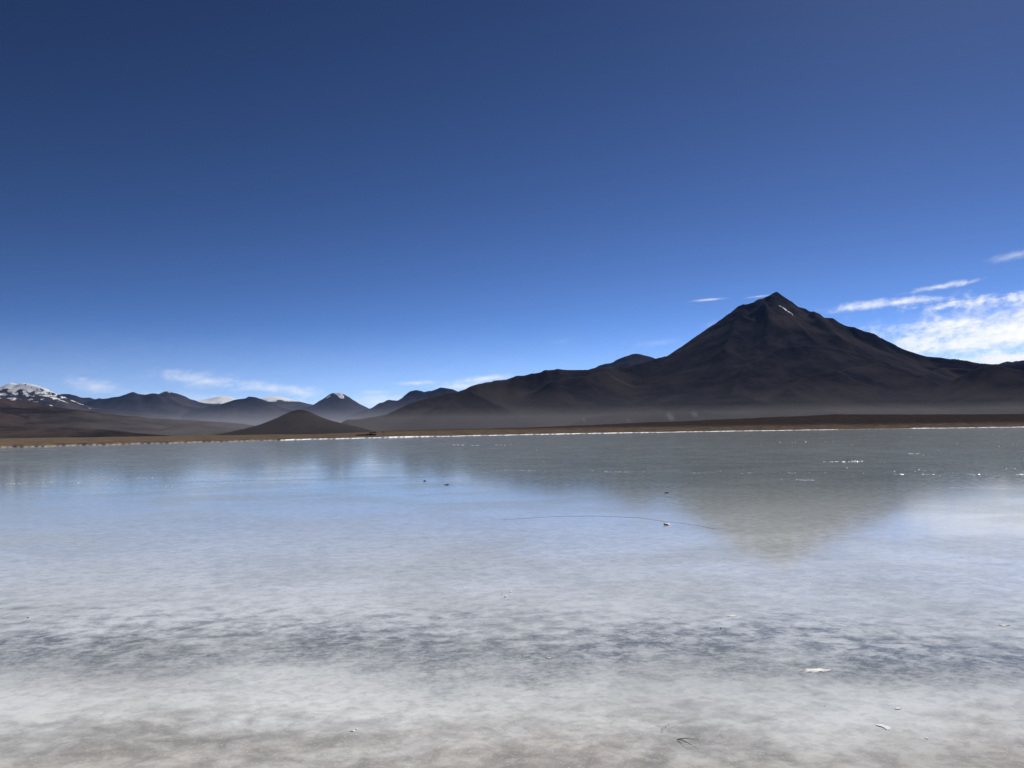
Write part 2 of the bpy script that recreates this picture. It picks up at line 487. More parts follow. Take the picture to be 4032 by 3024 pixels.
# ---- other mountains, near to far
mountain('hill', [(860, 1709, 2900), (900, 1696), (945, 1686), (990, 1677), (1036, 1663), (1081, 1644), (1117, 1628), (1149, 1615), (1171, 1609), (1198, 1609),
                  (1216, 1615), (1244, 1628), (1275, 1642), (1307, 1652), (1343, 1662), (1379, 1670), (1420, 1678, 3000)],
         'small brown cone hill standing alone between the lake and the snowy peaks', ROCK_HILL, slope=0.45, pw=1.7, rough=0.07, lam=200, step=7, seed=11)
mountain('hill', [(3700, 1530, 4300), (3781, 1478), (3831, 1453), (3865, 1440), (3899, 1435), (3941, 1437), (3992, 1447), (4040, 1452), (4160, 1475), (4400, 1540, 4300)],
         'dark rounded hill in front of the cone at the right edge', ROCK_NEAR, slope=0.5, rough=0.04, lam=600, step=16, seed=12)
mountain('mountain', [(2300, 1490, 11000), (2347, 1449), (2361, 1434), (2383, 1427), (2408, 1426), (2433, 1413), (2469, 1399), (2492, 1390), (2507, 1389), (2528, 1394), (2560, 1402), (2591, 1412), (2700, 1450, 11000)],
         'bluish far peak showing above the left shoulder of the great cone', ROCK_FAR, slope=0.6, rough=0.08, lam=700, step=30, seed=13)
mountain('mountain', [(3900, 1470, 10000), (3939, 1433), (3950, 1426), (3962, 1421), (3988, 1423), (4004, 1419), (4036, 1417), (4120, 1425), (4400, 1500, 10000)],
         'low blue ridge behind the hill at the right edge', ROCK_FAR, slope=0.5, rough=0.04, lam=900, step=35, seed=14)
SNOWY_A = rock_mat('snow_streaked_rock', (0.035, 0.034, 0.037), (0.085, 0.073, 0.067), snow=(585, 25, 1900, 0.0065))
mountain('mountain', [(-700, 1640, 14500), (-350, 1570), (-150, 1535), (-40, 1520), (0, 1518), (11, 1518), (27, 1515), (43, 1508), (59, 1514), (75, 1515), (93, 1511), (122, 1515), (154, 1521), (181, 1529),
                      (208, 1540), (235, 1551), (258, 1563), (289, 1578), (325, 1592), (375, 1603), (460, 1612), (560, 1622), (700, 1640, 11500)],
         'broad mountain with ragged snow on its top at the left edge', SNOWY_A, slope=0.5, rough=0.1, lam=1000, step=32, seed=15)
mountain('mountain', [(200, 1575, 19000), (244, 1552), (271, 1550), (298, 1555), (325, 1563), (353, 1565), (374, 1571), (430, 1590, 19000)],
         'low dark far ridge just right of the ragged snow mountain', ROCK_FAR, slope=0.60, rough=0.08, lam=1000, step=34, seed=16)
mountain('mountain', [(330, 1590, 17500), (374, 1572), (389, 1567), (425, 1565), (457, 1562), (484, 1554), (506, 1548), (520, 1542), (529, 1541), (547, 1546), (570, 1548), (601, 1547), (617, 1549), (624, 1554),
                      (655, 1565), (705, 1581), (746, 1594), (796, 1606), (850, 1618, 17000)],
         'long dark far ridge with a small flat knob on its crest', ROCK_FAR, slope=0.60, rough=0.09, lam=900, step=34, seed=17)
SNOWY_D = rock_mat('thin_snow_rock', (0.035, 0.034, 0.037), (0.085, 0.073, 0.067), snow=(985, 50, 800, 0.005))
mountain('mountain', [(590, 1580, 20500), (624, 1556), (633, 1545), (646, 1539), (660, 1539), (678, 1545), (701, 1551), (723, 1558), (746, 1570), (769, 1579), (787, 1584), (814, 1590), (859, 1593), (960, 1612, 20000)],
         'far mountain thinly dusted with snow on its left shoulder', SNOWY_D, slope=0.60, rough=0.09, lam=900, step=34, seed=18)
SNOWY_E = rock_mat('snow_cap_rock', (0.035, 0.034, 0.037), (0.085, 0.073, 0.067), snow=(860, 70, 500, 0.003))
mountain('mountain', [(740, 1605, 25000), (782, 1584), (800, 1572), (814, 1568), (836, 1566), (850, 1563), (873, 1560), (895, 1562), (931, 1571), (960, 1585), (1000, 1600, 25000)],
         'far white dome of snow between two dark ridges', SNOWY_E, slope=0.27, rough=0.06, lam=1200, step=55, seed=19)
mountain('mountain', [(780, 1606, 16500), (840, 1594), (875, 1588), (905, 1578), (914, 1574), (927, 1570), (959, 1567), (972, 1565), (981, 1559), (1009, 1562), (1027, 1567), (1036, 1571), (1058, 1581), (1090, 1594),
                      (1126, 1606), (1153, 1615), (1220, 1632, 16000)],
         'dark bare far mountain left of the small cone hill', ROCK_FAR, slope=0.60, rough=0.09, lam=900, step=34, seed=20)
SNOWY_G = rock_mat('snow_dome_rock', (0.035, 0.034, 0.037), (0.085, 0.073, 0.067), snow=(920, 50, 420, 0.0035))
mountain('mountain', [(1000, 1590, 24000), (1036, 1569), (1049, 1565), (1063, 1559), (1072, 1557), (1090, 1559), (1112, 1564), (1131, 1573), (1149, 1581), (1171, 1584), (1198, 1589), (1216, 1593), (1240, 1598), (1300, 1612, 24000)],
         'small far peak with a smooth white cap above the cone hill', SNOWY_G, slope=0.27, rough=0.08, lam=1000, step=50, seed=21)
far_cone, far_cone_fn = mountain('mountain', [(1150, 1617, 19500), (1200, 1603), (1230, 1593), (1253, 1583), (1275, 1570), (1293, 1556), (1307, 1547), (1320, 1546), (1338, 1546), (1352, 1551), (1370, 1560), (1393, 1574), (1411, 1585), (1420, 1592),
                      (1438, 1602), (1480, 1622, 19500)],
         'far flat topped volcano with a snow patch just under its rim', ROCK_FAR, slope=0.62, rough=0.04, lam=900, step=35, seed=22, summit=(1328, 1546, 19500), gully=30)
for k, ol in enumerate([[(1313, 1549), (1322, 1547), (1342, 1548), (1352, 1556), (1357, 1568), (1350, 1570), (1340, 1569), (1333, 1562), (1326, 1556)],
                        [(1282, 1571), (1292, 1561), (1304, 1556), (1300, 1561), (1288, 1569)]]):
    draped_patch('snow_patch', ol, far_cone_fn, SNOW, far_cone, 4.0, rag=1.3, seed=k + 5, r0=14000, r1=21000)
mountain('mountain', [(1380, 1625, 15500), (1445, 1604), (1470, 1599), (1501, 1588), (1533, 1574), (1560, 1569), (1578, 1564), (1596, 1554), (1614, 1542), (1637, 1536), (1659, 1537), (1668, 1542), (1687, 1532), (1709, 1529),
                      (1732, 1521), (1754, 1524), (1777, 1531), (1795, 1537), (1850, 1560), (1950, 1600, 15000)],
         'grey rugged far range rising beside the left foot of the great cone', ROCK_FAR, slope=0.60, rough=0.13, lam=700, step=34, seed=23)
mountain('hill', [(-900, 1540, 6200), (-300, 1545), (-100, 1556), (18, 1568), (68, 1574), (127, 1577), (181, 1589), (217, 1595), (280, 1606), (380, 1621), (497, 1638), (542, 1636), (579, 1642), (640, 1646),
                  (740, 1650), (850, 1658), (950, 1662), (1000, 1670), (1080, 1690, 5200)],
         'long brown slope running down from the left edge below the snow', LAVA, slope=0.22, pw=1.6, rough=0.12, lam=800, step=20, seed=24)
mountain('hill', [(440, 1703, 3900), (560, 1690), (640, 1683), (690, 1674), (723, 1667), (760, 1666), (810, 1669), (850, 1676), (930, 1688), (1000, 1700, 3900)],
         'low dark hummock on the plain left of the small cone hill', LAVA, slope=0.25, rough=0.05, lam=400, step=12, seed=25)
mountain('hill', [(-800, 1640, 3000), (-100, 1668), (20, 1671), (120, 1675), (230, 1672), (330, 1676), (430, 1684), (520, 1696), (620, 1706, 2700)],
         'low black lava rise nearest the far shore on the left', LAVA, slope=0.16, pw=1.5, rough=0.14, lam=350, step=12, seed=26)

# ------------------------------------------------------------------ ground sheet and lake
SH_AZ = [-180, -150, -125, -108, -95, -80, -60, -45, -32.5, -25, -16, -8, 0, 8, 16, 24, 32.5, 45, 60, 80, 95, 105, 125, 150, 180]
SH_R = [3.0, 3.4, 5.0, 9, 40, 85, 110, 140, 174, 205, 262, 330, 410, 500, 600, 700, 790, 900, 950, 700, 60, 10, 5.0, 3.4, 3.0]
TOP_AZ = [-180, -60, -32.5, -20, -14, -8, 1.5, 12, 22, 32.5, 60, 180]
TOP_EL = [0.0, 0.0, -0.02, 0.0, 0.0, 0.15, 0.26, 0.60, 0.98, 0.82, 0.8, 0.0]


def shore_r(az):
    a = np.degrees(az)
    base = np.exp(np.interp(a, SH_AZ, np.log(SH_R)))
    return base * (1 + 0.02 * np.sin(a * 1.7) + 0.012 * np.sin(a * 5.3 + 1) + 0.006 * np.sin(a * 17 + 2))


def ground_z(X, Y):
    r = np.hypot(X, Y); az = np.arctan2(X, Y); rs = shore_r(az)
    top = CAMZ + np.tan(np.radians(np.interp(np.degrees(az), TOP_AZ, TOP_EL))) * 1500
    top = np.maximum(top, 0.9)
    out = r - rs
    bank = 0.55 * sstep(out, -1.0, 10.0)
    rise = (top - 0.6) * sstep(np.log(np.maximum(out, 1)), math.log(40), math.log(1500)) ** 1.6
    z = np.where(out < -1.0, -0.35, -0.06 + bank) + np.where(out > 0, rise, 0)
    bump = fbm(X / 60, Y / 60, 5, 91) * 0.5 * np.clip(out / 200, 0, 1.0) + fbm(X / 400, Y / 400, 4, 95) * np.clip((out - 300) / 1500, 0, 1) * 3.5
    return z + bump


az_f = np.concatenate([np.linspace(-180, -40, 140, endpoint=False), np.linspace(-40, 40, 560, endpoint=False), np.linspace(40, 180, 141)])
azs = np.radians(az_f)
rsA = shore_r(azs)
dist = [-1.5, -0.8, 0, 0.8, 1.8, 3, 4.5, 6.5, 9, 12, 16, 21, 28, 37, 48, 62, 80, 102, 130, 165, 210, 265, 330, 410, 510, 630, 780, 960, 1180, 1450, 1800, 2300, 3000, 4000, 5500, 8000, 12000, 20000, 33000]
Rg = [rsA * 0.0, rsA * 0.5] + [rsA + d for d in dist]
Rg = np.array(Rg)
Xg = Rg * np.sin(azs)[None]; Yg = Rg * np.cos(azs)[None]
Zg = ground_z(Xg, Yg)
Zg[0] = -0.4
nr, na = Rg.shape
m, t = new_mat('steppe_soil')
g = t.n('ShaderNodeNewGeometry'); P = g.outputs['Position']
x, y, z = t.xyz(P)[:3]
n1 = t.noise(P, 0.012, 5, 0.6); n2 = t.noise(P, 0.12, 5, 0.6); n3 = t.noise(P, 0.7, 4, 0.6)
c = t.mix(t.ramp(n2, 0.38, 0.62), (0.17, 0.122, 0.086), (0.32, 0.235, 0.165))
c = t.mix(t.ramp(n3, 0.50, 0.66, 0, 0.85), c, (0.075, 0.052, 0.040))
hz = t.math('ADD', z, t.math('MULTIPLY', t.math('SUBTRACT', n1, 0.5), 4.0))
c = t.mix(t.ramp(hz, 2.2, 6.5), c, t.mix(t.ramp(n2, 0.35, 0.65), (0.058, 0.047, 0.042), (0.100, 0.074, 0.061)))
b = t.n('ShaderNodeBsdfDiffuse', ins={'Color': c, 'Roughness': 0.6})
finish(t, b)
SOIL = m
V = np.stack([Xg.ravel(), Yg.ravel(), Zg.ravel()], 1)
I, J = np.meshgrid(np.arange(nr - 1), np.arange(na - 1), indexing='ij')
a = (I * na + J).ravel()
F = np.stack([a, a + 1, a + na + 1, a + na], 1)
ground = mesh_obj('ground', V, F, SOIL)
tag(ground, kind='structure')

# ---- ice
m, t = new_mat('lake_ice')
g = t.n('ShaderNodeNewGeometry'); P = g.outputs['Position']
x, y, z = t.xyz(P)[:3]
Pw = t.mapping(P, (1.0, 1.15, 1.0), (0, 0, math.radians(-14)))
big = t.noise(Pw, 0.45, 5, 0.6, 0.8)                 # metre wide clouding in the ice
mid = t.noise(Pw, 4.6, 6, 0.60, 0.35)                 # hand sized blotches
small = t.noise(Pw, 17.0, 4, 0.62, 0.2)
far = t.noise(t.mapping(P, (1, 1, 1)), 0.055, 5, 0.6, 0.5)
mott = t.math('ADD', t.math('ADD', t.math('MULTIPLY', big, 0.36), t.math('MULTIPLY', mid, 0.42)), t.math('MULTIPLY', small, 0.22))
# white shallow ice near the shore, clearer and darker over the deeper water
dep = t.ramp(t.math('ADD', y, t.math('MULTIPLY', t.math('SUBTRACT', big, 0.5), 6.0)), 6.8, 28.0)
white = t.mix(t.ramp(mott, 0.38, 0.60), (0.68, 0.70, 0.66), (0.95, 0.965, 0.93))
deep = t.mix(t.ramp(mott, 0.40, 0.60), (0.235, 0.290, 0.298), (0.330, 0.385, 0.385))
silt = t.mix(t.ramp(mott, 0.38, 0.60), (0.45, 0.405, 0.35), (0.73, 0.685, 0.62))       # fine silt under the shallowest ice
white = t.mix(t.ramp(t.math('ADD', y, t.math('MULTIPLY', t.math('SUBTRACT', big, 0.5), 3.0)), 5.3, 3.9), white, silt)
c = t.mix(dep, white, deep)
# a band of clear dark ice a few paces out
wob = t.math('ADD', t.math('MULTIPLY', t.math('SUBTRACT', t.noise(P, 0.35, 4, 0.6), 0.5), 3.0), t.math('MULTIPLY', t.math('SUBTRACT', mid, 0.5), 2.6))
bandy = t.math('ADD', t.math('ADD', y, t.math('MULTIPLY', x, 0.10)), wob)
band = t.math('MULTIPLY', t.math('MULTIPLY', t.ramp(bandy, 5.2, 6.0), t.ramp(t.noise(P, 0.8, 4, 0.6), 0.32, 0.52, 0.40, 1.0)), t.ramp(bandy, 8.0, 6.4))
c = t.mix(t.math('MULTIPLY', band, t.ramp(t.math('ADD', t.math('MULTIPLY', mid, 0.6), t.math('MULTIPLY', small, 0.4)), 0.40, 0.60, 1.0, 0.48)), c, (0.215, 0.225, 0.215))


def blob(u, v, rx, ry, k):
    p = on_ice(u, v)
    ex = t.math('DIVIDE', t.math('SUBTRACT', x, p.x), rx); ey = t.math('DIVIDE', t.math('SUBTRACT', y, p.y), ry)
    r = t.math('SQRT', t.math('ADD', t.math('MULTIPLY', ex, ex), t.math('MULTIPLY', ey, ey)))
    r = t.math('ADD', r, t.math('MULTIPLY', t.math('SUBTRACT', mid, 0.5), 2.4))
    return t.ramp(r, 1.35, -0.3, 0, k)


for bl in [(1000, 2910, 1.5, 0.42, 0.55), (250, 2900, 1.0, 0.35, 0.4), (2230, 3010, 0.9, 0.25, 0.5), (1500, 3030, 1.6, 0.2, 0.35), (2760, 2920, 0.6, 0.32, 0.6), (2700, 2800, 0.5, 0.3, 0.35), (450, 2660, 0.9, 0.5, 0.3), (3500, 2990, 0.6, 0.15, 0.3)]:
    c = t.mix(blob(*bl), c, (0.27, 0.25, 0.23))
# flaky scales with crisp rims in the surface of the near ice
scale_n = t.noise(Pw, 5.0, 7, 0.62, 0.3)
scale_m = t.noise(t.mapping(P, (1, 1.3, 1), (0, 0, 0.5), (3, 7, 0)), 7.5, 7, 0.62, 0.3)
c = t.mix(t.ramp(scale_n, 0.52, 0.57, 0, 0.18), c, (0.90, 0.90, 0.885))
c = t.mix(t.ramp(scale_m, 0.475, 0.42, 0, 0.20), c, (0.33, 0.325, 0.315))
# white ice grains scattered through the surface, their glitter put into the colour
c = t.mix(t.ramp(t.noise(P, 70, 2, 0.5), 0.62, 0.70, 0, 0.6), c, (0.92, 0.92, 0.92))
# frost: thin snow dust and hoar that the wind has laid on the ice
fr_big = t.math('ADD', t.ramp(far, 0.35, 0.72, 0.06, 0.24), t.ramp(t.noise(t.mapping(P, (1, 1.2, 1), (0, 0, 0.4)), 0.30, 6, 0.62, 0.6), 0.42, 0.62, 0.0, 0.26))
spk = t.noise(t.mapping(P, (1, 1.3, 1), (0, 0, 0.3)), 1.1, 5, 0.7, 0.4)
patch = t.math('MULTIPLY', t.ramp(spk, 0.66, 0.72), t.ramp(far, 0.45, 0.6))
frost = t.math('MAXIMUM', fr_big, t.math('MULTIPLY', patch, 0.8))
ice = t.n('ShaderNodeBsdfPrincipled', ins={'Base Color': c, 'Roughness': t.ramp(mid, 0.3, 0.7, 0.05, 0.11), 'IOR': 1.36})
bh = t.math('ADD', t.math('MULTIPLY', mid, 0.5), t.math('MULTIPLY', t.noise(P, 30, 3, 0.6), 0.12))
t.set(ice, 'Normal', t.n('ShaderNodeBump', ins={'Height': bh, 'Strength': 0.05, 'Distance': 0.02}))
hoar = t.n('ShaderNodeBsdfDiffuse', ins={'Color': t.mix(patch, t.mix(0.5, c, (0.38, 0.43, 0.43)), (0.72, 0.74, 0.77)), 'Roughness': 0.5})
mxs = t.n('ShaderNodeMixShader', ins={0: frost, 1: ice.outputs[0], 2: hoar.outputs[0]})
finish(t, mxs)
ICE = m
azi = np.radians(np.linspace(-180, 180, 721)[:-1])
ri = shore_r(azi)
fr = [0.002, 0.02, 0.06, 0.12, 0.2, 0.3, 0.42, 0.55, 0.7, 0.85, 0.96]
V = [(0, 0, 0)] + [(float(math.sin(a_) * r_ * f_), float(math.cos(a_) * r_ * f_), 0.0) for f_ in fr for a_, r_ in zip(azi, ri)] + \
    [(float(math.sin(a_) * (r_ + 2.2)), float(math.cos(a_) * (r_ + 2.2)), 0.0) for a_, r_ in zip(azi, ri)]
n_ = len(azi); F = [(0, 1 + (i + 1) % n_, 1 + i) for i in range(n_)]
for k in range(len(fr)):
    o0 = 1 + k * n_; o1 = o0 + n_
    F += [(o0 + i, o0 + (i + 1) % n_, o1 + (i + 1) % n_, o1 + i) for i in range(n_)]
lake = mesh_obj('frozen_lake', V, F, ICE, smooth=False)
tag(lake, kind='structure')


# ------------------------------------------------------------------ white salt and ice rim of the far shore
m, t = new_mat('salt_crust')
g = t.n('ShaderNodeNewGeometry')
b = t.n('ShaderNodeBsdfPrincipled', ins={'Base Color': t.mix(t.ramp(t.noise(g.outputs['Position'], 0.4, 4, 0.6), 0.35, 0.4), (0.62, 0.57, 0.50), (0.86, 0.86, 0.85)), 'Roughness': 0.7})
finish(t, b); SALT = m
m, t = new_mat('pale_salt_mud')
g = t.n('ShaderNodeNewGeometry')
b = t.n('ShaderNodeBsdfPrincipled', ins={'Base Color': t.mix(t.ramp(t.noise(g.outputs['Position'], 0.3, 4, 0.6), 0.35, 0.65), (0.15, 0.11, 0.08), (0.28, 0.22, 0.165)), 'Roughness': 0.85})
finish(t, b); MUD = m


def az_of(u):
    d = pdir(u, 1705); return math.atan2(d.x, d.y)


def rim(u0, u1, high, wide, gap, mat, seed, off=0.3):
    """A low bank of crust along the waterline between two bearings."""
    n = max(int((u1 - u0) / 5), 8)
    us = np.linspace(u0, u1, n); az = np.array([az_of(u) for u in us]); r = shore_r(az)
    nz = vn(us / 55.0, us * 0 + 0.5, seed) * 0.7 + vn(us / 14.0, us * 0 + 0.5, seed + 3) * 0.3
    ends = np.minimum(1, np.minimum((us - u0), (u1 - us)) / 40.0 + 0.05)
    k = np.clip((nz - gap) / (1 - gap), 0.02, 1) ** 0.6 * ends
    prof = [(0.0, -0.04), (0.22, 0.55), (0.5, 1.0), (0.8, 0.75), (1.0, 0.1)]
    V = []; F = []
    for i in range(n):
        for p, h in prof:
            rr = r[i] + off + wide * p * (0.35 + 0.65 * k[i]); V.append((math.sin(az[i]) * rr, math.cos(az[i]) * rr, 0.0 + h * high * k[i] + (0.50 * p if h > 0 else 0) * 0.4))
    q = len(prof)
    for i in range(n - 1):
        for j in range(q - 1): F.append((i * q + j, i * q + j + 1, (i + 1) * q + j + 1, (i + 1) * q + j))
    return mesh_obj('salt_crust', [tuple(map(float, v)) for v in V], [f[::-1] for f in F], mat)


for k, (u0, u1, h, wd, gp, mt, lb) in enumerate([
        (-300, 1090, 0.09, 2.5, 0.0, MUD, 'thin pale beige rim along the left part of the far shore'),
        (1105, 1200, 0.26, 3.5, 0.10, SALT, 'short bright white streak of salt below the small cone hill'),
        (1200, 1475, 0.18, 3.0, 0.30, SALT, 'broken thin white rim between the small cone hill and the dark rocks'),
        (1475, 1745, 0.40, 5.0, 0.0, SALT, 'thickest bright white salt bank on the far shore'),
        (1745, 2060, 0.26, 4.0, 0.20, SALT, 'patchy white rim right of the thickest salt bank'),
        (2050, 2620, 0.38, 5.0, 0.05, SALT, 'long bright white salt bank in the middle of the far shore'),
        (2620, 3300, 0.30, 5.0, 0.25, SALT, 'dashed white rim on the shore below the great cone'),
        (3300, 3600, 0.45, 4.0, 0.50, MUD, 'dull broken rim on the shore right of the great cone'),
        (3560, 4300, 0.45, 6.0, 0.30, SALT, 'glittering white rim at the right end of the far shore')]):
    tag(rim(u0, u1, h, wd, gp, mt, 40 + k * 7), lb, None, None, 'structure')

# ------------------------------------------------------------------ small things: materials
def plain(name, a, bcol, scale, rough=0.8, spec=0.3):
    m, t = new_mat(name)
    tcn = t.n('ShaderNodeTexCoord')
    n = t.noise(tcn.outputs['Object'], scale, 5, 0.6)
    b = t.n('ShaderNodeBsdfPrincipled', ins={'Base Color': t.mix(t.ramp(n, 0.35, 0.65), a, bcol), 'Roughness': rough, 'Specular IOR Level': spec})
    finish(t, b); return m


STONE = plain('dark_stone', (0.012, 0.012, 0.011), (0.035, 0.033, 0.028), 60)
LAVAROCK = plain('black_lava_rock', (0.010, 0.009, 0.009), (0.028, 0.024, 0.022), 0.6)
REED = plain('dry_dark_grass', (0.022, 0.014, 0.009), (0.075, 0.045, 0.022), 25, 0.5)
REED_PALE = plain('pale_grass', (0.30, 0.24, 0.17), (0.55, 0.50, 0.42), 25, 0.35, 0.4)
CRACK = plain('dark_ice_seam', (0.25, 0.27, 0.28), (0.34, 0.36, 0.365), 3.0, 0.25, 0.5)
m, t = new_mat('white_ice')
d = t.n('ShaderNodeBsdfPrincipled', ins={'Base Color': (0.93, 0.95, 0.96, 1), 'Roughness': 0.35, 'IOR': 1.31, 'Subsurface Weight': 1.0, 'Subsurface Scale': 0.06})
d.inputs['Subsurface Radius'].default_value = (1.0, 1.0, 1.0)
finish(t, d); WHITE_ICE = m


def px_size(p):
    return math.hypot(p.x, p.y) / FPX


def loft_mesh(name, stations, depth, seed=0, jag=0.12, ring=8):
    """Lump along X: stations (x, bottom, top) in metres; rounded sections with facets."""
    rnd = random.Random(seed); V = []; F = []
    for x, b0, t0 in stations:
        h = max(t0 - b0, 1e-4); hw = depth * (0.35 + 0.65 * min(1, h / max(s[2] - s[1] for s in stations)))
        for k in range(ring):
            a = 2 * math.pi * k / ring
            V.append((x + rnd.uniform(-jag, jag) * h * 0.4, math.cos(a) * hw * (1 + rnd.uniform(-jag, jag)), (b0 + t0) / 2 + math.sin(a) * h / 2 * (1 + rnd.uniform(-jag, jag))))
    for i in range(len(stations) - 1):
        for k in range(ring):
            F.append((i * ring + k, i * ring + (k + 1) % ring, (i + 1) * ring + (k + 1) % ring, (i + 1) * ring + k))
    F.append(tuple(range(ring - 1, -1, -1))); F.append(tuple((len(stations) - 1) * ring + k for k in range(ring)))
    return V, F


def lump(name, u, v, st, mat, depth_px, seed, label=None, cat=None, group=None, parent=None):
    """A lump resting on the ice, its side view given in photo pixels."""
    p = on_ice(u, v); s = px_size(p)
    V, F = loft_mesh(name, [(x * s, max(b0, -0.6) * s, t0 * s) for x, b0, t0 in st], depth_px * s, seed)
    o = mesh_obj(name, V, F, mat, parent, smooth=False)
    if parent is None: o.location = p; o.rotation_euler.z = -math.atan2(p.x, p.y)
    if label: tag(o, label, cat, group)
    return o


lump('stone', 2617, 1942, [(-1.5, 1, 1.6), (1, 0, 2.6), (4, -0.6, 3.8), (7, -0.6, 4.6), (10, -0.6, 4.0), (13, 0, 3.0), (14.6, 1, 4.6), (15.4, 3.5, 5.2)], STONE, 4.5, 1,
     'dark lump with an upturned right tip, lying in the mountain reflection', 'stone')
s2 = lump('stone', 2614, 2068, [(-0.8, 3.5, 8.0), (0.6, 2.5, 8.6), (2.4, 0.0, 7.4), (5, -0.6, 4.2), (9, -0.6, 4.0), (13, -0.6, 3.6), (17, -0.6, 3.0), (19, 0, 2)], STONE, 4.5, 2,
          'dark lump with a raised left end and white crust on its back', 'stone')
s_ = px_size(on_ice(2614, 2068))
V, F = loft_mesh('ice_crust', [(x * s_, b0 * s_, t0 * s_) for x, b0, t0 in [(4.2, 4.0, 5.2), (6, 3.6, 7.4), (9, 3.4, 6.6), (13, 3.0, 6.6), (16.5, 1.0, 6.0), (19.5, -0.5, 4.6), (22.5, -0.4, 3.0), (23.4, 0.2, 1.6)]], 4.8 * s_, 5, 0.22)
cr = mesh_obj('ice_crust', V, F, WHITE_ICE, s2, smooth=False); cr['label'] = 'white icy crust'
lump('stone', 1749, 1910, [(-0.6, 2.4, 4.4), (1.2, 0.8, 3.4), (5, -0.6, 2.4), (9.5, -0.6, 2.6), (11.5, -0.6, 4.2), (14, -0.6, 4.2), (16, 0, 3.0), (18.6, 1.0, 2.6)], STONE, 3.4, 3,
     'long low dark lump with a raised left end and a small hump', 'stone')
lump('stone', 1667, 1895, [(0, 0, 1.2), (1.5, -0.6, 3.2), (4, -0.6, 4.0), (7, -0.6, 3.8), (9.0, -0.2, 2.6), (10.4, 0.8, 1.8)], STONE, 4.0, 4,
     'small rounded black lump left of the long low one', 'stone')
lump('stone', 3333, 1813.5, [(0, 0.6, 1.6), (2, -0.4, 2.2), (6, -0.5, 3.0), (9, -0.5, 2.4), (12.5, 0.2, 1.8), (14, 0.8, 1.4)], STONE, 3.2, 6,
     'flat black lump just behind the white ice streak at far right', 'stone')
lump('stone', 106, 2434, [(0, 0, 1.0), (1, -0.5, 3.0), (2.5, -0.5, 3.8), (4, -0.4, 2.8), (5.4, 0, 1.0)], STONE, 2.4, 7,
     'tiny round dark pebble alone on the ice near the left edge', 'stone')
lump('stone', 2836, 2476, [(0, 0, 1.4), (0.8, -0.4, 4.2), (1.8, -0.4, 5.4), (3.0, -0.4, 3.4), (4.0, 0, 1.0)], STONE, 1.8, 8,
     'thin upright dark fleck on the dark ice band', 'stone')

# ---- rocks on the plain behind the far shore
def rock(u, v, wpx, hpx, r, seed, label):
    p = at_range(u, v, r); s = r / FPX
    n = 9; rnd = random.Random(seed)
    st = []
    for i in range(n):
        f = i / (n - 1); env = math.sin(math.pi * (0.06 + 0.88 * f)) ** 0.6
        st.append(((f - 0.5) * wpx * s, -1.2, hpx * s * env * rnd.uniform(0.65, 1.0)))
    V, F = loft_mesh('rock', st, max(hpx * 1.3, 4) * s, seed, 0.18, 9)
    o = mesh_obj('rock', V, F, LAVAROCK, None, smooth=False)
    gz = float(ground_z(np.array([p.x]), np.array([p.y]))[0])
    o.location = (p.x, p.y, max(gz, p.z)); o.rotation_euler.z = -math.atan2(p.x, p.y)
    return tag(o, label, 'rock', 'black rocks behind the far shore')


rock(1420, 1713, 42, 3.2, 430, 1, 'long flat black rock strip, leftmost behind the shore')
rock(1460, 1710, 40, 3.0, 430, 2, 'flat black rock strip joining the leftmost one')
rock(1459, 1705, 14, 4.2, 620, 3, 'rounded black rock above the flat strips, left of two')
rock(1474, 1704, 20, 5.0, 620, 4, 'pointed black rock above the flat strips, right of two')
rock(1510, 1701, 8, 2.6, 700, 5, 'single small black rock standing apart on the right')

# ---- grass caught in the ice
def tube(V, F, pts, rad, ring=5):
    """Tapered blade along pts."""
    base = len(V); n = len(pts)
    for i, p in enumerate(pts):
        d = (pts[min(i + 1, n - 1)] - pts[max(i - 1, 0)]).normalized()
        a = d.orthogonal().normalized(); b2 = d.cross(a)
        rr = rad * (1.0 - 0.85 * (i / (n - 1)) ** 1.6)
        for k in range(ring):
            an = 2 * math.pi * k / ring; V.append(p + (a * math.cos(an) + b2 * math.sin(an) * 0.45) * rr)
    for i in range(n - 1):
        for k in range(ring): F.append((base + i * ring + k, base + i * ring + (k + 1) % ring, base + (i + 1) * ring + (k + 1) % ring, base + (i + 1) * ring + k))
    F.append(tuple(base + k for k in range(ring))[::-1]); F.append(tuple(base + (n - 1) * ring + k for k in range(ring)))


def blade(path, lift, rad, mat, root, origin):
    q = [on_ice(u, v) for u, v in path]
    # smooth the path, then raise its middle off the ice; the foot and the tip touch
    f = []
    for i in range(len(q) - 1):
        for k in range(4): f.append(q[i].lerp(q[i + 1], k / 4))
    f.append(q[-1]); n = len(f)
    for i, p in enumerate(f): p.z = 0.001 + lift * math.sin(math.pi * (i / (n - 1)) ** 0.8)
    # a lifted point moves along its own sight line so that the bend stays where it stands
    out = []
    for p in f:
        k = (p.z - CAMZ) / (-CAMZ); out.append(Vector((p.x * k, p.y * k, p.z)) - origin)
    V = []; F = []; tube(V, F, out, rad)
    return mesh_obj('blade', [tuple(v) for v in V], F, mat, root)


def tuft(blades, label):
    o = bpy.data.objects.new('grass_tuft', None); col.objects.link(o)
    org = on_ice(*blades[0][0][0]); o.location = org
    for path, lift, rad, mat in blades: blade(path, lift, rad, mat, o, org)
    return tag(o, label, 'grass', 'dead grass frozen into the near ice')


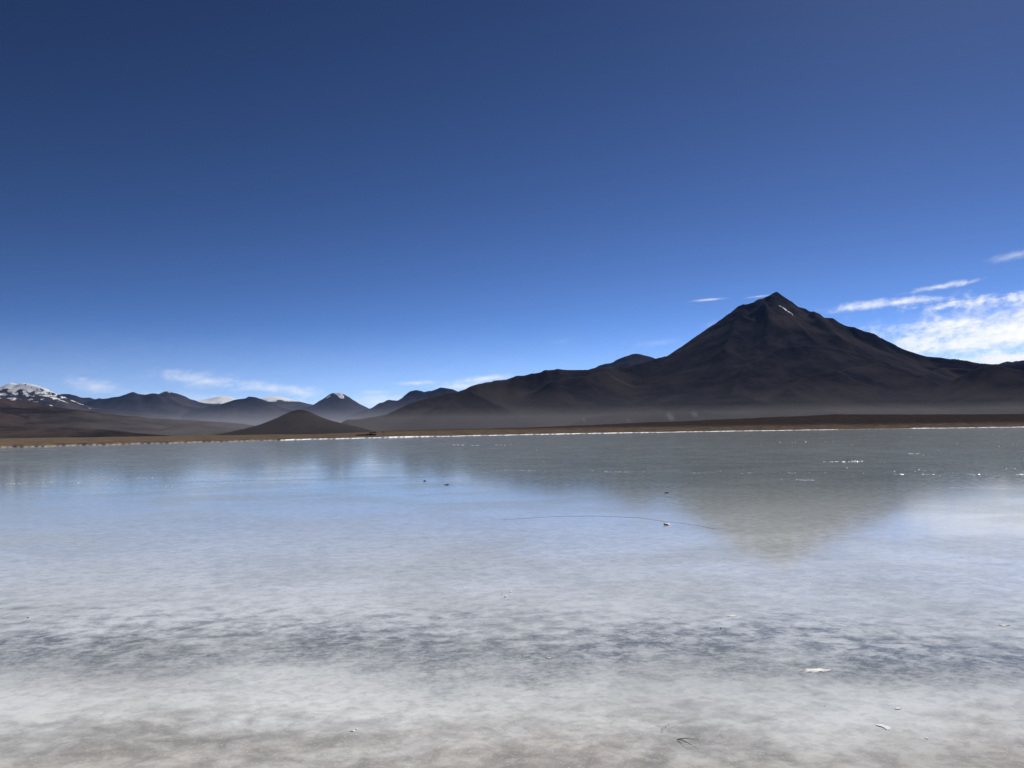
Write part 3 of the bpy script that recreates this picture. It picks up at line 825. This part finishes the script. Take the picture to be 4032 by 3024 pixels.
tuft([([(2667, 2910), (2690, 2907), (2705, 2907), (2717, 2910), (2744, 2915), (2768, 2920)], 0.022, 0.0022, REED),
      ([(2667, 2910), (2683, 2911), (2699, 2920), (2717, 2929), (2735, 2940), (2752, 2950)], 0.018, 0.0026, REED),
      ([(2667, 2910), (2690, 2906), (2714, 2906), (2762, 2911), (2779, 2913)], 0.014, 0.0011, REED),
      ([(2667, 2910), (2678, 2914), (2695, 2923), (2714, 2927)], 0.008, 0.0014, REED)],
     'forked tuft of dark brown grass blades lying on the near ice')
tuft([([(2599, 2877), (2609, 2868), (2618, 2860), (2625, 2857)], 0.012, 0.0018, REED),
      ([(2622, 2858), (2630, 2855), (2641, 2851), (2663, 2845), (2673, 2843)], 0.020, 0.0016, REED_PALE),
      ([(2604, 2884), (2609, 2881), (2615, 2879)], 0.004, 0.0013, REED)],
     'single thin grass stalk with a shining pale tip, left of the forked tuft')
V = []; F = []; o0 = on_ice(1972, 2343)
tube(V, F, [on_ice(1972, 2343) - o0 + Vector((0, 0, 0.002)), on_ice(1976, 2339) - o0 + Vector((0, 0, 0.006)), on_ice(1981, 2334) - o0 + Vector((0, 0, 0.006))], 0.0035)
tw = mesh_obj('twig', [tuple(v) for v in V], F, REED); tw.location = o0
tag(tw, 'short dark twig beside the two white ice chunks in mid lake', 'twig')

# ---- ice chunks and flakes
lump('ice_chunk', 1986, 2351, [(0, 0, 2.4), (1.5, -0.5, 5.6), (4.5, -0.5, 7.2), (7.5, -0.5, 6.0), (10, -0.5, 4.8), (12.6, 0, 2.0)], WHITE_ICE, 5.0, 21, 'larger white ice chunk, front one of the pair beside a twig', 'ice chunk', 'white ice chunks')
lump('ice_chunk', 2009, 2333, [(0, 3.6, 6.6), (1.4, 0, 7.8), (2.8, -0.5, 8.2), (4.6, -0.4, 5.0), (5.4, 0, 2.0)], WHITE_ICE, 3.4, 22, 'upright white ice chunk, rear one of the pair beside a twig', 'ice chunk', 'white ice chunks')


def flake(outline, label, thick=0.004, seed=0, mat=SNOW, name='ice_flake', cat='ice flake'):
    """A thin broken plate of white ice, slightly tipped, from its outline on the ice."""
    q = [on_ice(u, v) for u, v in outline]
    c = sum(q, Vector()) / len(q); rnd = random.Random(seed); V = []; n = len(q)
    for k, z in enumerate((0.0, thick)):
        for p in q:
            s = 1.0 if k == 0 else rnd.uniform(0.70, 0.90); V.append(((p.x - c.x) * s, (p.y - c.y) * s, z * rnd.uniform(0.6, 1.2) - 0.001 * (1 - k)))
    V.append((0, 0, thick * 1.2))
    F = [(i, (i + 1) % n, n + (i + 1) % n, n + i) for i in range(n)] + [(n + i, n + (i + 1) % n, 2 * n) for i in range(n)]
    a2 = sum(q[i].x * q[(i + 1) % n].y - q[(i + 1) % n].x * q[i].y for i in range(n))
    if a2 < 0: F = [f[::-1] for f in F]
    o = mesh_obj(name, V, F, mat, None, smooth=False); o.location = c
    return tag(o, label, cat, 'white flakes on the near ice')


flake([(3446, 2857), (3453, 2851), (3473, 2852), (3487, 2859), (3495, 2859), (3512, 2865), (3504, 2875), (3494, 2878), (3481, 2870), (3465, 2862)], 'largest bright white flake of ice at lower right', 0.005, 1)
flake([(3522, 2793), (3530, 2787), (3544, 2787), (3550, 2792), (3536, 2795)], 'small cream flake above the largest one at lower right', 0.004, 2)
flake([(3640, 2906), (3650, 2905), (3657, 2910), (3650, 2911)], 'tiny pale flake right of the largest one', 0.004, 3)
flake([(1376, 2883), (1388, 2877), (1400, 2874), (1398, 2879), (1390, 2882), (1384, 2881)], 'slanting white sliver of ice at lower left of centre', 0.004, 4)
flake([(1398, 2873), (1404, 2869), (1409, 2868), (1406, 2872)], 'tiny white splinter at the tip of the slanting sliver', 0.004, 5)
m, t = new_mat('hoar_frost')
g = t.n('ShaderNodeNewGeometry')
b = t.n('ShaderNodeBsdfPrincipled', ins={'Base Color': t.mix(t.ramp(t.noise(g.outputs['Position'], 14, 5, 0.7), 0.4, 0.6), (0.50, 0.50, 0.49), (0.84, 0.83, 0.80)), 'Roughness': 0.7})
finish(t, b); HOAR = m
rnd = random.Random(3)


def frost_sheet(cu, cv, hw, hh, label, seed):
    rnd = random.Random(seed); pts = []
    for k in range(26):
        a = 2 * math.pi * k / 26; s = rnd.uniform(0.62, 1.05)
        pts.append((cu + math.cos(a) * hw * s, cv - math.sin(a) * hh * s))
    return flake(pts, label, 0.004, seed, HOAR, 'frost_patch', 'frost')


frost_sheet(3210, 2640, 74, 9, 'wide crusty white frost patch under the dark ice band', 11)
frost_sheet(3955, 2463, 26, 4, 'narrow white frost patch near the right edge', 12)
frost_sheet(2880, 2426, 30, 4, 'faint narrow frost patch above the dark ice band', 13)
frost_sheet(2160, 2592, 16, 3, 'small white frost patch within the dark ice band', 14)
frost_sheet(2616, 2516, 10, 3, 'little frost spot at the upper edge of the dark ice band', 15)

# ---- seams and broken ridges in the ice
def smooth_path(pts, n):
    us = np.array([p[0] for p in pts], float); vs = np.array([p[1] for p in pts], float)
    uu = np.linspace(us[0], us[-1], n); return uu, np.interp(uu, us, vs)


def seam(pts, width, label, seed):
    n = 120; uu, vv = smooth_path(pts, n)
    V = []; F = []; P = [on_ice(u, v) for u, v in zip(uu, vv)]
    for i, p in enumerate(P):
        wv = width * max(0.0, float(vn(np.array([i / 7.0]), np.array([0.5]), seed)[0]) * 1.5 - 0.38) * min(1, i / 12, (n - 1 - i) / 12 + 0.02)
        jit = 0.25 * width * (float(vn(np.array([i / 4.0]), np.array([3.5]), seed)[0]) - 0.5)
        d = Vector((p.x, p.y, 0)).normalized()
        for s, z in ((-0.5, 0.0), (-0.12, 0.003), (0.12, 0.003), (0.5, 0.0)): V.append(tuple(p + d * (s * wv * 2 + jit) + Vector((0, 0, z + 0.0015))))
    for i in range(n - 1):
        for j in range(3): F.append((i * 4 + j, i * 4 + 4 + j, i * 4 + 5 + j, i * 4 + j + 1))
    return tag(mesh_obj('ice_seam', V, F, CRACK), label, 'ice seam', 'dark seams in the ice')


seam([(1980, 2047), (2035, 2043), (2135, 2037), (2223, 2033), (2340, 2032), (2428, 2035), (2517, 2039), (2605, 2052), (2680, 2060), (2750, 2070), (2840, 2088)], 0.022, 'thin dark curved seam running up to the crusted lump in mid lake', 3)  # shade along a low step in the ice, put in as a dark ribbon
seam([(600, 1903), (760, 1899), (900, 1895), (1100, 1891), (1330, 1884), (1620, 1880), (1820, 1876)], 0.10, 'long thin dark seam left of centre behind the black lumps', 9)


SLABS = []
for q in range(6):
    rn = random.Random(q)
    V = [(x + rn.uniform(-.1, .1), y + rn.uniform(-.1, .1), z * rn.uniform(0.7, 1.1) - 0.05) for x, y, z in
         ((-0.5, -0.5, 0), (0.5, -0.5, 0), (0.5, 0.5, 0), (-0.5, 0.5, 0), (-0.4, -0.1, 0.8), (0.35, -0.15, 1), (0.4, 0.2, 0.7), (-0.3, 0.25, 0.9))]
    me = bpy.data.meshes.new('ice_slab'); me.from_pydata(V, [], [(0, 1, 5, 4), (1, 2, 6, 5), (2, 3, 7, 6), (3, 0, 4, 7), (4, 5, 6, 7), (3, 2, 1, 0)]); me.materials.append(WHITE_ICE); SLABS.append(me)


def broken_ridge(pts, high, dens, label, seed, thick=0.10):
    """A line of small upturned slabs along a healed crack."""
    rnd = random.Random(seed); u0, u1 = pts[0][0], pts[-1][0]
    us = [p[0] for p in pts]; vs = [p[1] for p in pts]; u = u0
    root = bpy.data.objects.new('ice_ridge', None); col.objects.link(root); root.location = on_ice(*pts[0])
    while u < u1:
        g = float(vn(np.array([u / 60.0]), np.array([seed + 0.5]), seed)[0])
        L = rnd.choice((2, 2.5, 3, 4, 5, 7, 11))
        if g > 1 - dens:
            p = on_ice(u, float(np.interp(u, us, vs)) + rnd.uniform(-1.0, 1.0)); s = px_size(p)
            o = bpy.data.objects.new('ice_slab', SLABS[rnd.randrange(len(SLABS))]); col.objects.link(o); o.parent = root
            o.location = p - root.location; o.rotation_euler.z = -math.atan2(p.x, p.y) + rnd.uniform(-0.3, 0.3)
            o.scale = (L * s, thick * rnd.uniform(0.5, 1.4), high * rnd.uniform(0.3, 1.0) * (0.4 + g))
        u += L * rnd.uniform(0.7, 2.6)
    return tag(root, label, 'ice ridge', 'broken white ice ridges')


broken_ridge([(-40, 1908), (120, 1903), (300, 1893), (480, 1885), (710, 1881)], 0.022, 0.55, 'broken white ridge crossing the lake from the left edge', 2, 0.09)
broken_ridge([(60, 1904), (250, 1902), (420, 1898), (560, 1908), (700, 1914)], 0.022, 0.42, 'fainter lower white ridge under the left one', 5, 0.14)
broken_ridge([(1840, 1848), (2060, 1852), (2240, 1852), (2420, 1857), (2640, 1868)], 0.015, 0.36, 'thin broken white ridge in the middle of the dark reflection', 3, 0.06)
broken_ridge([(2620, 1862), (2900, 1863), (3200, 1862), (3450, 1867), (3700, 1868), (4100, 1868)], 0.014, 0.34, 'long dotted white ridge under the great cone to the right edge', 4, 0.05)
broken_ridge([(3246, 1818), (3290, 1818), (3330, 1818), (3400, 1817)], 0.045, 0.97, 'short bright white ice streak below the great cone', 6, 0.28)
broken_ridge([(3134, 1889), (3170, 1891), (3212, 1890)], 0.020, 0.95, 'dull short ice streak below the dotted ridge', 7, 0.12)
broken_ridge([(3580, 1787), (3600, 1787), (3620, 1786)], 0.040, 0.95, 'tiny ice streak left of the right edge under the far shore', 8, 0.2)
broken_ridge([(1780, 1752), (1860, 1753), (1990, 1752)], 0.05, 0.6, 'faint thin ice streak close under the far shore in mid lake', 9, 0.3)

# ---- glinting ice crumbs scattered over the far ice
V0, F0 = loft_mesh('ice_crumb', [(-0.5, 0.0, 0.3), (-0.3, -0.05, 0.75), (0.0, -0.05, 1.0), (0.3, -0.05, 0.7), (0.5, 0.0, 0.25)], 0.45, 31, 0.25, 6)
crumb = mesh_obj('ice_crumb', V0, F0, WHITE_ICE, smooth=False)
r3 = [(1087, 168), (912, 147), (717, 155), (697, 157), (617, 155), (493, 170), (228, 340), (380, 333), (684, 350), (810, 350), (910, 350), (1054, 320), (1163, 355), (1365, 343), (1500, 342), (1525, 332), (1565, 337), (1662, 368), (1723, 350),
      (1745, 352), (1773, 162), (1866, 158), (2050, 153), (2052, 180), (2098, 325), (2152, 325), (1888, 368), (1927, 367), (1965, 367), (2048, 365), (1835, 362), (1556, 238), (1300, 283), (1053, 632), (1390, 825), (1954, 570), (627, 395),
      (1140, 112), (966, 147), (785, 150), (1655, 205), (1902, 212), (2010, 105), (2083, 103), (2170, 170), (2140, 168), (1470, 118), (1418, 140)]
r2 = [(404, 297), (578, 364), (162, 397), (1262, 289), (1163, 348), (1271, 349), (1586, 346), (1038, 172), (1212, 209), (1827, 204), (1930, 352)]
r1 = [(912, 372), (943, 415), (1030, 420), (1207, 388), (1398, 470), (1375, 523), (1472, 519), (1687, 631), (1859, 638), (1880, 703), (1896, 700), (1500, 392), (1740, 378), (2100, 368), (1197, 370)]
far_spots = [(2700 + x * .602, 1650 + y * .602) for x, y in r3] + [(1400 + x * .5877, 1650 + y * .5877) for x, y in r2] + [(x * .633, 1650 + y * .633) for x, y in r1]
r5 = [(1205, 140), (1625, 143), (2062, 393), (1325, 435), (372, 676), (1188, 782), (700, 108), (720, 190)]
r6 = [(435, 358), (711, 433), (728, 491), (1070, 540), (1366, 512), (1088, 687), (1308, 683), (290, 690), (909, 966), (1885, 907), (1460, 1113), (847, 1223), (818, 118), (1855, 230), (902, 260), (1300, 246)]
near_spots = [(1400 + x * .5877, 2200 + y * .5877) for x, y in r5] + [(2700 + x * .602, 2200 + y * .602) for x, y in r6] + [(386, 2263), (1000, 2200), (752, 2695), (1236, 2823)]
rnd = random.Random(8)
first = True
for spots, lb, gr, size in ((far_spots, 'tiny glinting white ice crumb on the lake beyond the dark lumps and seams', 'ice crumbs on the far ice', (2.6, 4.8)),
                            (near_spots, 'tiny glinting white ice crumb on the near ice', 'ice crumbs on the near ice', (4.0, 6.5))):
    for u, v in spots:
        o = crumb if first else crumb.copy()
        if not first: col.objects.link(o)
        first = False
        p = on_ice(u, v); s = px_size(p) * rnd.uniform(*size)
        o.location = p; o.scale = (s, s, s * rnd.uniform(0.35, 0.4)); o.rotation_euler = (0, 0, rnd.uniform(0, 6.28))
        tag(o, lb, 'ice crumb', gr)

# ------------------------------------------------------------------ steam from the hot springs at the foot of the cone
m, t = new_mat('steam')
tcn = t.n('ShaderNodeTexCoord')
O = tcn.outputs['Object']
ox, oy, oz = t.xyz(O)[:3]
rr = t.vmath('LENGTH', O)
nn = t.noise(t.mapping(O, (1.5, 1.5, 0.9)), 1.5, 3, 0.65)
den = t.math('MULTIPLY', t.ramp(t.math('ADD', rr, t.math('MULTIPLY', t.math('SUBTRACT', nn, 0.42), 3.2)), 0.95, 0.0), 0.016)
vol = t.n('ShaderNodeVolumePrincipled', ins={'Color': (0.95, 0.95, 0.96, 1), 'Density': den, 'Anisotropy': 0.2})
finish(t, None, vol.outputs[0]); STEAM = m
STEAM.cycles.volume_step_rate = 2.5
bm = bmesh.new(); bmesh.ops.create_icosphere(bm, subdivisions=2, radius=1.0)
sme = bpy.data.meshes.new('steam_plume'); bm.to_mesh(sme); bm.free(); sme.materials.append(STEAM)
for u, v, wpx, hpx, rg, lb in [(2640, 1640, 30, 28, 1750, 'tallest steam plume rising at the foot of the great cone'), (2300, 1652, 14, 18, 1700, 'thin steam wisp at the left nose of the low spur'),
                               (2475, 1656, 18, 11, 1700, 'low steam puff between the thin wisp and the tallest plume'), (2735, 1630, 24, 20, 1800, 'faint steam wisp right of the tallest plume')]:
    o = bpy.data.objects.new('steam_plume', sme); col.objects.link(o)
    p = at_range(u, v, rg); s = rg / FPX
    o.location = p; o.scale = (wpx * s, wpx * s, hpx * s)
    tag(o, lb, 'steam', 'steam plumes at the foot of the cone')

# ------------------------------------------------------------------ the air
def box(name, lo, hi, mat):
    V = [(x, y, z) for x in (lo[0], hi[0]) for y in (lo[1], hi[1]) for z in (lo[2], hi[2])]
    F = [(0, 1, 3, 2), (4, 6, 7, 5), (0, 4, 5, 1), (2, 3, 7, 6), (0, 2, 6, 4), (1, 5, 7, 3)]
    return mesh_obj(name, V, F, mat, smooth=False)


def air(name, color, density, aniso):
    m, t = new_mat(name)
    v = t.n('ShaderNodeVolumePrincipled', ins={'Color': (*color, 1), 'Density': density, 'Anisotropy': aniso})
    finish(t, None, v.outputs[0]); return m


tag(box('haze', (-34500, -34500, -7), (34500, 34500, 1800), air('haze_air', (0.26, 0.46, 1.0), 8.5e-6, 0.0)), kind='stuff')
tag(box('mist', (-1400, 2250, -5.5), (6500, 4900, 72), air('mist_air', (0.90, 0.87, 0.87), 1.15e-4, 0.1)), kind='stuff')
tag(box('mist', (-1450, 2150, -5.8), (6600, 5000, 125), air('thin_mist_air', (0.90, 0.87, 0.88), 2.8e-5, 0.1)), kind='stuff')
tag(box('mist', (-9000, 5400, -5.5), (-200, 13400, 230), air('valley_mist_air', (0.78, 0.84, 1.0), 4.2e-5, 0.1)), kind='stuff')
